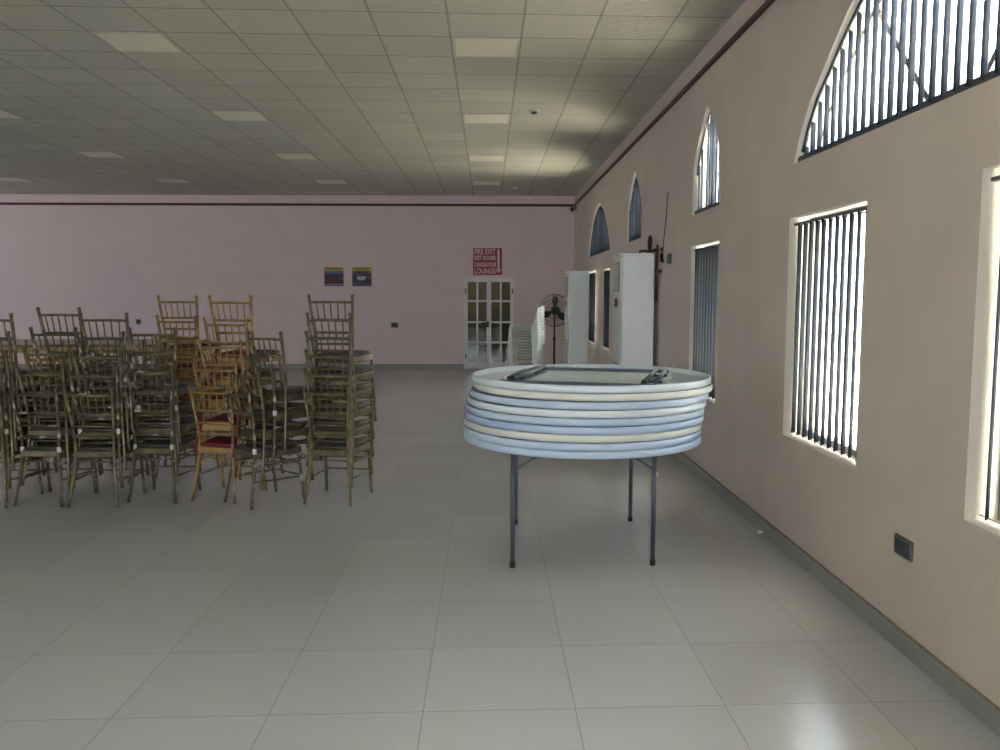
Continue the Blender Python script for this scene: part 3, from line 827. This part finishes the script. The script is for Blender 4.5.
# ------------------------------------------------------------------ long brown tables against the pink wall
def brown_table(label, x0, x1, y0, y1, zt):
    t = thing('long_table', label, 'table', ((x0 + x1)/2, (y0 + y1)/2, 0), 0, 'brown tables along the pink wall')
    w, dpt = (x1 - x0)/2, (y1 - y0)/2
    MB().bbox((-w, -dpt, zt - .03), (w, dpt, zt), .006).build('table_top', M['wood_top'], t)
    a = MB()
    a.box((-w + .01, -dpt + .01, zt - .14), (w - .01, -dpt + .04, zt - .03)); a.box((-w + .01, dpt - .04, zt - .14), (w - .01, dpt - .01, zt - .03))
    a.box((-w + .01, -dpt + .04, zt - .14), (-w + .04, dpt - .04, zt - .03)); a.box((w - .04, -dpt + .04, zt - .14), (w - .01, dpt - .04, zt - .03))
    a.build('apron', M['wood_edge'], t)
    for sx in (-1, 1):
        for sy in (-1, 1):
            MB().bbox((sx*(w - .06) - .025, sy*(dpt - .06) - .025, 0), (sx*(w - .06) + .025, sy*(dpt - .06) + .025, zt - .03), .004).build('leg', M['wood_edge'], t)
xs = [-5.24, -7.30, -9.36, -11.42]
wh = ['nearest the glass door', 'second from the glass door', 'third from the glass door']
for k in range(3):
    brown_table('long brown wooden table, nearer row, ' + wh[k], xs[k+1] + .02, xs[k], 14.75, 15.75, .76)
    brown_table('long brown wooden table, row against pink wall, ' + wh[k], xs[k+1] - .28, xs[k] - .3, 15.78, 16.85, .76)

# ------------------------------------------------------------------ floor-standing air conditioners
def air_con(label, xf, y0, y1, xb, zt):
    """front grille faces the hall (-x), plain side faces the camera"""
    a = thing('air_conditioner', label, 'air conditioner', ((xf + xb)/2, (y0 + y1)/2, 0), 0, 'floor standing air conditioners')
    hx, hy = (xb - xf)/2, (y1 - y0)/2
    MB().bbox((-hx + .03, -hy, .06), (hx, hy, zt - .02), .012).build('cabinet', M['ac_white'], a)
    MB().bbox((-hx + .02, -hy + .02, 0), (hx - .01, hy - .02, .06), .005).build('plinth', M['ac_dark'], a)
    MB().bbox((-hx - .004, -hy - .004, zt - .02), (hx + .004, hy + .004, zt), .006).build('top_cap', M['ac_white'], a)
    f = MB().bbox((-hx, -hy + .004, .06), (-hx + .03, hy - .004, zt - .02), .008).build('front_panel', M['ac_front'], a)
    g = MB().box((-hx - .002, -hy + .05, .12), (-hx + .002, hy - .05, .86)).build('intake_grille', M['ac_dark'], f)
    s = MB()
    for k in range(16):
        z = .14 + .045 * k
        s.add([(-hx - .016, -hy + .05, z), (-hx - .016, hy - .05, z), (-hx - .001, hy - .05, z + .02), (-hx - .001, -hy + .05, z + .02),
               (-hx - .016, -hy + .05, z + .006), (-hx - .016, hy - .05, z + .006), (-hx - .001, hy - .05, z + .026), (-hx - .001, -hy + .05, z + .026)],
              [(0,1,2,3), (7,6,5,4), (0,4,5,1), (1,5,6,2), (2,6,7,3), (3,7,4,0)])
    s.build('intake_slats', M['ac_front'], f)
    MB().bbox((-hx - .006, -hy + .06, zt - .42), (-hx + .002, hy - .06, zt - .10), .004).build('air_outlet', M['ac_dark'], f)
    v = MB()
    for k in range(6):
        y = -hy + .09 + k * (2*hy - .18) / 5
        v.bbox((-hx - .014, y - .004, zt - .41), (-hx - .006, y + .004, zt - .11), .001)
    v.build('outlet_vane', M['ac_front'], f)
    MB().bbox((-hx - .006, -.10, zt - .60), (-hx + .001, .10, zt - .50), .003).build('control_display', M['black'], f)
    return a
air_con('taller looking white floor standing air conditioner just behind the round tables', 1.470, 9.40, 9.95, 1.852, 2.098)
ac2 = air_con('farther white floor standing air conditioner by the fan', 1.362, 14.40, 15.0, 1.722, 2.044)
MB().bbox((-.19, -.22, 1.60), (-.184, -.02, 1.75), .001).build('blue_sticker', mat('blue_sticker', (.08, .22, .5), .5, var=.1), ac2)

# ------------------------------------------------------------------ fire pipe, cord, small box on the window wall
p = thing('fire_pipe', 'dark red wall pipe with black valve wheel above the taller air conditioner', 'pipe', (XW - .012, 9.26, 1.58))
MB().tube([(-.045, 0, -.02), (-.045, 0, .60)], .013, n=12).build('riser', M['pipe_red'], p)
MB().tube(smooth_path([(-.045, 0, .545), (-.045, .5, .56), (-.045, .98, .585), (-.045, 1.05, .565), (-.045, 1.07, .44)]), .016, n=8).build('branch_pipe', M['pipe_dark'], p)
MB().lathe([(.0, -.10), (.035, -.10), (.045, -.05), (.045, -.02), (.02, 0)], 12, (-.06, .36, .55)).build('valve_body', M['sign_red'], p)
vb = MB().tube([(-.06, .36, .55), (-.06, .36, .66)], .014, n=8)
vb.tube([(-.06, .36 + .09*cos(a*pi/8), .645 + .075*sin(a*pi/8)) for a in range(16)], .011, n=6, closed=True)
for a in (0, pi/3, 2*pi/3): vb.tube([(-.06, .36 - .09*cos(a), .645 - .075*sin(a)), (-.06, .36 + .09*cos(a), .645 + .075*sin(a))], .009, n=6)
vb.build('valve_wheel', M['pipe_dark'], p)
MB().bbox((-.02, -.04, .30), (0, .04, .33), .003).box((-.045, -.03, .305), (-.02, .03, .325)).build('pipe_clip', M['pipe_dark'], p)
p = thing('hanging_cord', 'thin brown cord with dark plug hanging on the peach wall', 'cord', (XW, 9.2, 2.03))
MB().tube(smooth_path([(-.006, -.19, .69), (-.008, -.12, .42), (-.010, -.02, .15), (-.012, .02, .05)]), .004, n=6).build('cable', M['pipe_dark'], p)
MB().bbox((-.03, .0, .08), (-.002, .045, .12), .005).build('clip', M['pipe_red'], p)
MB().tube([(-.02, .02, .05), (-.022, -.02, -.03), (-.022, -.05, -.03)], .017, n=8).build('plug', M['black'], p)
p = thing('wall_box', 'small grey control box on the peach wall beyond the closed blind', 'box', (XW, 8.83, 1.96))
MB().bbox((-.035, -.04, 0), (0, .04, .105), .006).build('housing', M['camera_grey'], p)
MB().bbox((-.038, -.028, .02), (-.035, .028, .085), .001).build('cover', M['sock_dark'], p)

# ------------------------------------------------------------------ white plastic armchairs stacked by the door
def plastic_chair_parts(root):
    """monobloc side chair, faces -x; origin under the seat centre"""
    m = M['plastic_white']; T = .012
    def sheet(pts_grid, nm, th):
        nu, nv = len(pts_grid), len(pts_grid[0]); b = MB(); vs = []
        for off in (0, 1):
            for row in pts_grid:
                for q in row: vs.append(Vector(q[:3]) + Vector(q[3:]) * (th * off))
        fs = []
        o = nu * nv
        for i in range(nu - 1):
            for j in range(nv - 1):
                a, b_, c_, d_ = i*nv+j, i*nv+j+1, (i+1)*nv+j+1, (i+1)*nv+j
                fs += [(a, b_, c_, d_), (o+d_, o+c_, o+b_, o+a)]
        for i in range(nu - 1):
            fs += [(i*nv, (i+1)*nv, o+(i+1)*nv, o+i*nv), (i*nv+nv-1, o+i*nv+nv-1, o+(i+1)*nv+nv-1, (i+1)*nv+nv-1)]
        for j in range(nv - 1):
            fs += [(j, o+j, o+j+1, j+1), ((nu-1)*nv+j, (nu-1)*nv+j+1, o+(nu-1)*nv+j+1, o+(nu-1)*nv+j)]
        return b.add(vs, fs, True).build(nm, m, root)
    seat = []
    for i in range(7):
        x = -.24 + .44 * i / 6; w = .235 - .03 * (i/6); row = []
        for j in range(9):
            s = -1 + j / 4
            row.append((x, w*s, .42 - .022*(1 - s*s) - .02*(i/6) - (.025 if i == 0 else 0), 0, 0, 1))
        seat.append(row)
    sheet(seat, 'seat', T)
    # backrest of upright ribs between a wide rim
    bk = []
    for i in range(8):
        t = i / 7; z = .40 + .40*t; row = []
        w = .205 + .035 * sin(t*pi*.9) - (.04 if i == 7 else 0)
        for j in range(9):
            s = -1 + j / 4
            row.append((.20 + .12*t - .05*s*s + .012*sin(t*pi), w*s, z - (.02*s*s*t), 1, 0, 0))
        bk.append(row)
    # leave slots: build as separate strips
    b = MB()
    for (j0, j1) in ((0, 2), (2, 3), (3, 4), (4, 5), (5, 6), (6, 8)):
        for rng in ((0, 1), (1, 5), (5, 7)):
            if rng == (1, 5) and (j0, j1) not in ((0, 2), (6, 8)):
                # rib narrower than its bay, leaving a slot each side
                cols_ = [(j0, .22), (j0, .78)]
            else: cols_ = None
            rows_ = list(range(rng[0], rng[1] + 1)); g = []
            for i in rows_:
                if cols_:
                    a_, c_ = Vector(bk[i][j0][:3]), Vector(bk[i][j1][:3]); g.append([a_.lerp(c_, .2), a_.lerp(c_, .8)])
                else: g.append([Vector(bk[i][j][:3]) for j in range(j0, j1 + 1)])
            nv = len(g[0]); vs = [q for r_ in g for q in r_] + [q + Vector((T, 0, 0)) for r_ in g for q in r_]; o_ = len(g)*nv; fs = []
            for i in range(len(g) - 1):
                for j in range(nv - 1):
                    q = (i*nv+j, i*nv+j+1, (i+1)*nv+j+1, (i+1)*nv+j); fs += [q, tuple(o_ + k for k in q[::-1])]
                fs += [(i*nv, (i+1)*nv, o_+(i+1)*nv, o_+i*nv), (i*nv+nv-1, o_+i*nv+nv-1, o_+(i+1)*nv+nv-1, (i+1)*nv+nv-1)]
            for j in range(nv - 1):
                fs += [(j, o_+j, o_+j+1, j+1), ((len(g)-1)*nv+j, (len(g)-1)*nv+j+1, o_+(len(g)-1)*nv+j+1, o_+(len(g)-1)*nv+j)]
            b.add(vs, fs, True)
    b.tube([Vector(q[:3]) + Vector((T + .004, 0, -.004)) for q in bk[7]], .011, n=6)
    for e in (0, 8): b.tube([Vector(bk[i][e][:3]) + Vector((.008, 0, 0)) for i in range(8)], .009, n=6)
    b.build('backrest', m, root)
    for s in (-1, 1):
        for (x0, x1) in ((-.27, -.30), (.19, .28)):
            # tapered L-section leg
            l = MB()
            y0, y1 = s*.235, s*.262
            for (dxa, dya) in ((.05, .012), (.012, .05)):
                l.add([(x0, y0, .43), (x0 + dxa*(1 if x0 < 0 else -1), y0, .43), (x0 + dxa*(1 if x0 < 0 else -1), y0 - s*dya, .43), (x0, y0 - s*dya, .43),
                       (x1, y1, 0), (x1 + dxa*.7*(1 if x0 < 0 else -1), y1, 0), (x1 + dxa*.7*(1 if x0 < 0 else -1), y1 - s*dya*.7, 0), (x1, y1 - s*dya*.7, 0)],
                      [(0,1,2,3), (7,6,5,4), (0,4,5,1), (1,5,6,2), (2,6,7,3), (3,7,4,0)])
            l.build('leg', m, root)
pc = bpy.data.objects.new('plastic_chair', None); COL.objects.link(pc); plastic_chair_parts(pc)
num = ['lowest', 'second from bottom', 'third from bottom', 'fourth from bottom', 'fifth from bottom', 'sixth from bottom', 'exactly in the middle', 'sixth from top', 'fifth from top', 'fourth from top', 'third from top', 'second from top', 'topmost']
for k in range(13):
    o = pc if k == 0 else copy_tree(pc)
    o.location = (.755 - .002*k, 16.0, .0525*k); o.rotation_euler = (0, 0, R_(-16))
    tag(o, 'white plastic chair, %s of the stack beside the glass door' % num[k], 'chair', 'stacked white plastic chairs')

# ------------------------------------------------------------------ pedestal fan
f = thing('pedestal_fan', 'black pedestal fan with round wire guard between plastic chairs and far air conditioner', 'fan', (1.344, 17.0, 0))
MB().lathe([(.22, 0), (.225, .02), (.20, .045), (.06, .06), (.03, .09)], 32).build('base', M['fan_dark'], f)
MB().tube([(0, 0, .06), (0, 0, .75)], .022, n=12).tube([(0, 0, .75), (0, 0, 1.28)], .016, n=12).build('pole', M['fan_dark'], f)
MB().lathe([(.03, -.03), (.034, 0), (.03, .03)], 12, (0, 0, .76)).build('height_collar', M['black'], f)
hub = Vector((0, -.02, 1.33)); yaw = R_(18)
RM = Matrix.Translation(hub) @ Matrix.Rotation(-yaw, 4, 'Z')
def tf(pts): return [RM @ Vector(q) for q in pts]
mo = MB(); mo.tube(tf([(0, .20, 0), (0, .18, 0), (0, .02, 0)]), [.05, .08, .085], n=20); mo.build('motor', M['fan_dark'], f)
g = MB()
for yy, rr in ((-.09, .08), (-.09, .15), (-.075, .23), (-.02, .315), (.03, .325), (.06, .28), (.07, .18)):
    g.tube(tf([(rr*cos(a*pi/20), yy, rr*sin(a*pi/20)) for a in range(40)]), .0035 if rr < .3 else .006, n=5, closed=True)
for k in range(48):
    a = 2*pi*k/48; ca, sa = cos(a), sin(a)
    g.tube(tf([(.05*ca, -.095, .05*sa), (.15*ca, -.09, .15*sa), (.25*ca, -.07, .25*sa), (.322*ca, 0, .322*sa), (.28*ca, .06, .28*sa), (.085*ca, .075, .085*sa)]), .0016, n=4)
g.build('wire_guard', M['fan_dark'], f)
MB().tube(tf([(0, -.10, 0), (0, -.088, 0)]), .055, n=20).build('guard_badge', M['black'], f)
for k in range(3):
    a0 = 2*pi*k/3 + R_(205); b = MB(); top = []
    for i in range(7):
        rr = .05 + .235 * i / 6; wd = .20 + .55*sin(pi*min(1, i/6*.85 + .1)); row = []
        for j in range(5):
            th = a0 + wd*(-.5 + j/4); row.append((rr*cos(th), -.03 + .05*(-.5 + j/4), rr*sin(th)))
        top.append(tf(row))
    vs = [q for r_ in top for q in r_] + [q + Vector((0, .004, 0)) for r_ in top for q in r_]; fs = []
    for i in range(6):
        for j in range(4):
            q = (i*5+j, i*5+j+1, (i+1)*5+j+1, (i+1)*5+j); fs += [q, tuple(35 + x for x in q[::-1])]
    rim = [0,1,2,3,4,9,14,19,24,29,34,33,32,31,30,25,20,15,10,5]
    for u_, v_ in zip(rim, rim[1:] + rim[:1]): fs.append((u_, 35+u_, 35+v_, v_))
    b.add(vs, fs, True).build('blade', M['black'], f)

# ------------------------------------------------------------------ crumpled paper by the skirting
b = MB(); rr = random.Random(3)
vs, fs = [], []
for i in range(5):
    for k in range(8):
        ph = -pi/2 + pi*i/4; r0 = .017 * rr.uniform(.7, 1.15)
        vs.append((r0*cos(ph)*cos(2*pi*k/8)*1.5, r0*cos(ph)*sin(2*pi*k/8), .015 + r0*.8*sin(ph)))
for i in range(4):
    for k in range(8): fs.append((i*8+k, i*8+(k+1) % 8, (i+1)*8+(k+1) % 8, (i+1)*8+k))
o = b.add(vs, fs).build('paper_scrap', M['paper'], None, (1.868, 5.64, -.0005))
tag(o, 'tiny crumpled white paper scrap on the floor against the grey skirting', 'litter')

# ------------------------------------------------------------------ daylight
SUN_E, SKY_E, EXPO = 9.0, 1.4, 3.76
wd = bpy.data.worlds.new('sky'); SC.world = wd; wd.use_nodes = True
N, L = wd.node_tree.nodes, wd.node_tree.links
sky = N.new('ShaderNodeTexSky'); sky.sky_type = 'PREETHAM' if False else 'HOSEK_WILKIE'
sdir = Vector((.05, -.24, .95)).normalized()          # towards the sun
sky.sun_direction = sdir; sky.turbidity = 4.0; sky.ground_albedo = .4
mixn = N.new('ShaderNodeMix'); mixn.data_type = 'RGBA'; mixn.inputs[0].default_value = .75
L.new(sky.outputs[0], mixn.inputs[6]); mixn.inputs[7].default_value = (.92, 1.0, 1.12, 1)
L.new(mixn.outputs[2], N['Background'].inputs['Color']); N['Background'].inputs['Strength'].default_value = SKY_E
sl = bpy.data.lights.new('sun', 'SUN'); sl.energy = SUN_E; sl.angle = R_(.8); sl.color = (1, .92, .80)
so = bpy.data.objects.new('sun', sl); COL.objects.link(so); so.location = (20, -20, 30); so.rotation_euler = (-sdir).to_track_quat('-Z', 'Y').to_euler()
# light portals: guide the sky's light through each opening (give off none themselves)
def portal(name, c, sx, sy, rot):
    l = bpy.data.lights.new(name, 'AREA'); l.shape = 'RECTANGLE'; l.size = sx; l.size_y = sy; l.cycles.is_portal = True
    o = bpy.data.objects.new(name, l); COL.objects.link(o); o.location = c; o.rotation_euler = rot
for nm, y0, y1, z0, z1, sh in OPEN:
    portal('portal_' + nm, (XW + TH + .02, (y0 + y1)/2, (z0 + z1)/2), z1 - z0, y1 - y0, (0, pi/2, 0))
for a, b in LEFT: portal('portal_left', (XL - .22, (a + b)/2, 2.825), .95, 1.3, (0, -pi/2, 0))
for xc, ww, zc_, hz in ((-2.6, 1.6, 3.05, 1.3), (-.8, 1.6, 3.05, 1.3), (1.0, 1.6, 3.05, 1.3), (-11.4, 1.2, 1.3, 2.6)):
    portal('portal_front', (xc, YF - .22, zc_), ww, hz, (-pi/2, 0, 0) if False else (pi/2, 0, 0))

# ------------------------------------------------------------------ camera
cam = bpy.data.cameras.new('camera'); co = bpy.data.objects.new('camera', cam); COL.objects.link(co)
f_px, yaw_, pit, roll_, hh = 844.0, .0147, .0938, .0015, 1.6265
cam.sensor_fit = 'HORIZONTAL'; cam.sensor_width = 36; cam.lens = f_px * 36 / 1000; cam.clip_start = .05; cam.clip_end = 200
Rv = Vector((cos(yaw_), -sin(yaw_), 0)); Fh = Vector((sin(yaw_), cos(yaw_), 0)); Z = Vector((0, 0, 1))
Fd = Fh * cos(pit) - Z * sin(pit); U = Fh * sin(pit) + Z * cos(pit)
Rr = Rv * cos(roll_) + U * sin(roll_); Ur = U * cos(roll_) - Rv * sin(roll_)
mw = Matrix((Rr, Ur, -Fd)).transposed().to_4x4(); mw.translation = (0, 0, hh)
co.matrix_world = mw
SC.camera = co

# ------------------------------------------------------------------ colour management
vs_ = SC.view_settings
SC.display_settings.display_device = 'sRGB'
vs_.view_transform = 'Standard'; vs_.look = 'None'; vs_.gamma = 1; vs_.exposure = EXPO; vs_.use_curve_mapping = False
SC.cycles.max_bounces = 14; SC.cycles.diffuse_bounces = 8; SC.cycles.glossy_bounces = 5; SC.cycles.transparent_max_bounces = 12
SC.cycles.sample_clamp_indirect = 6.0
SC.cycles.use_denoising = True
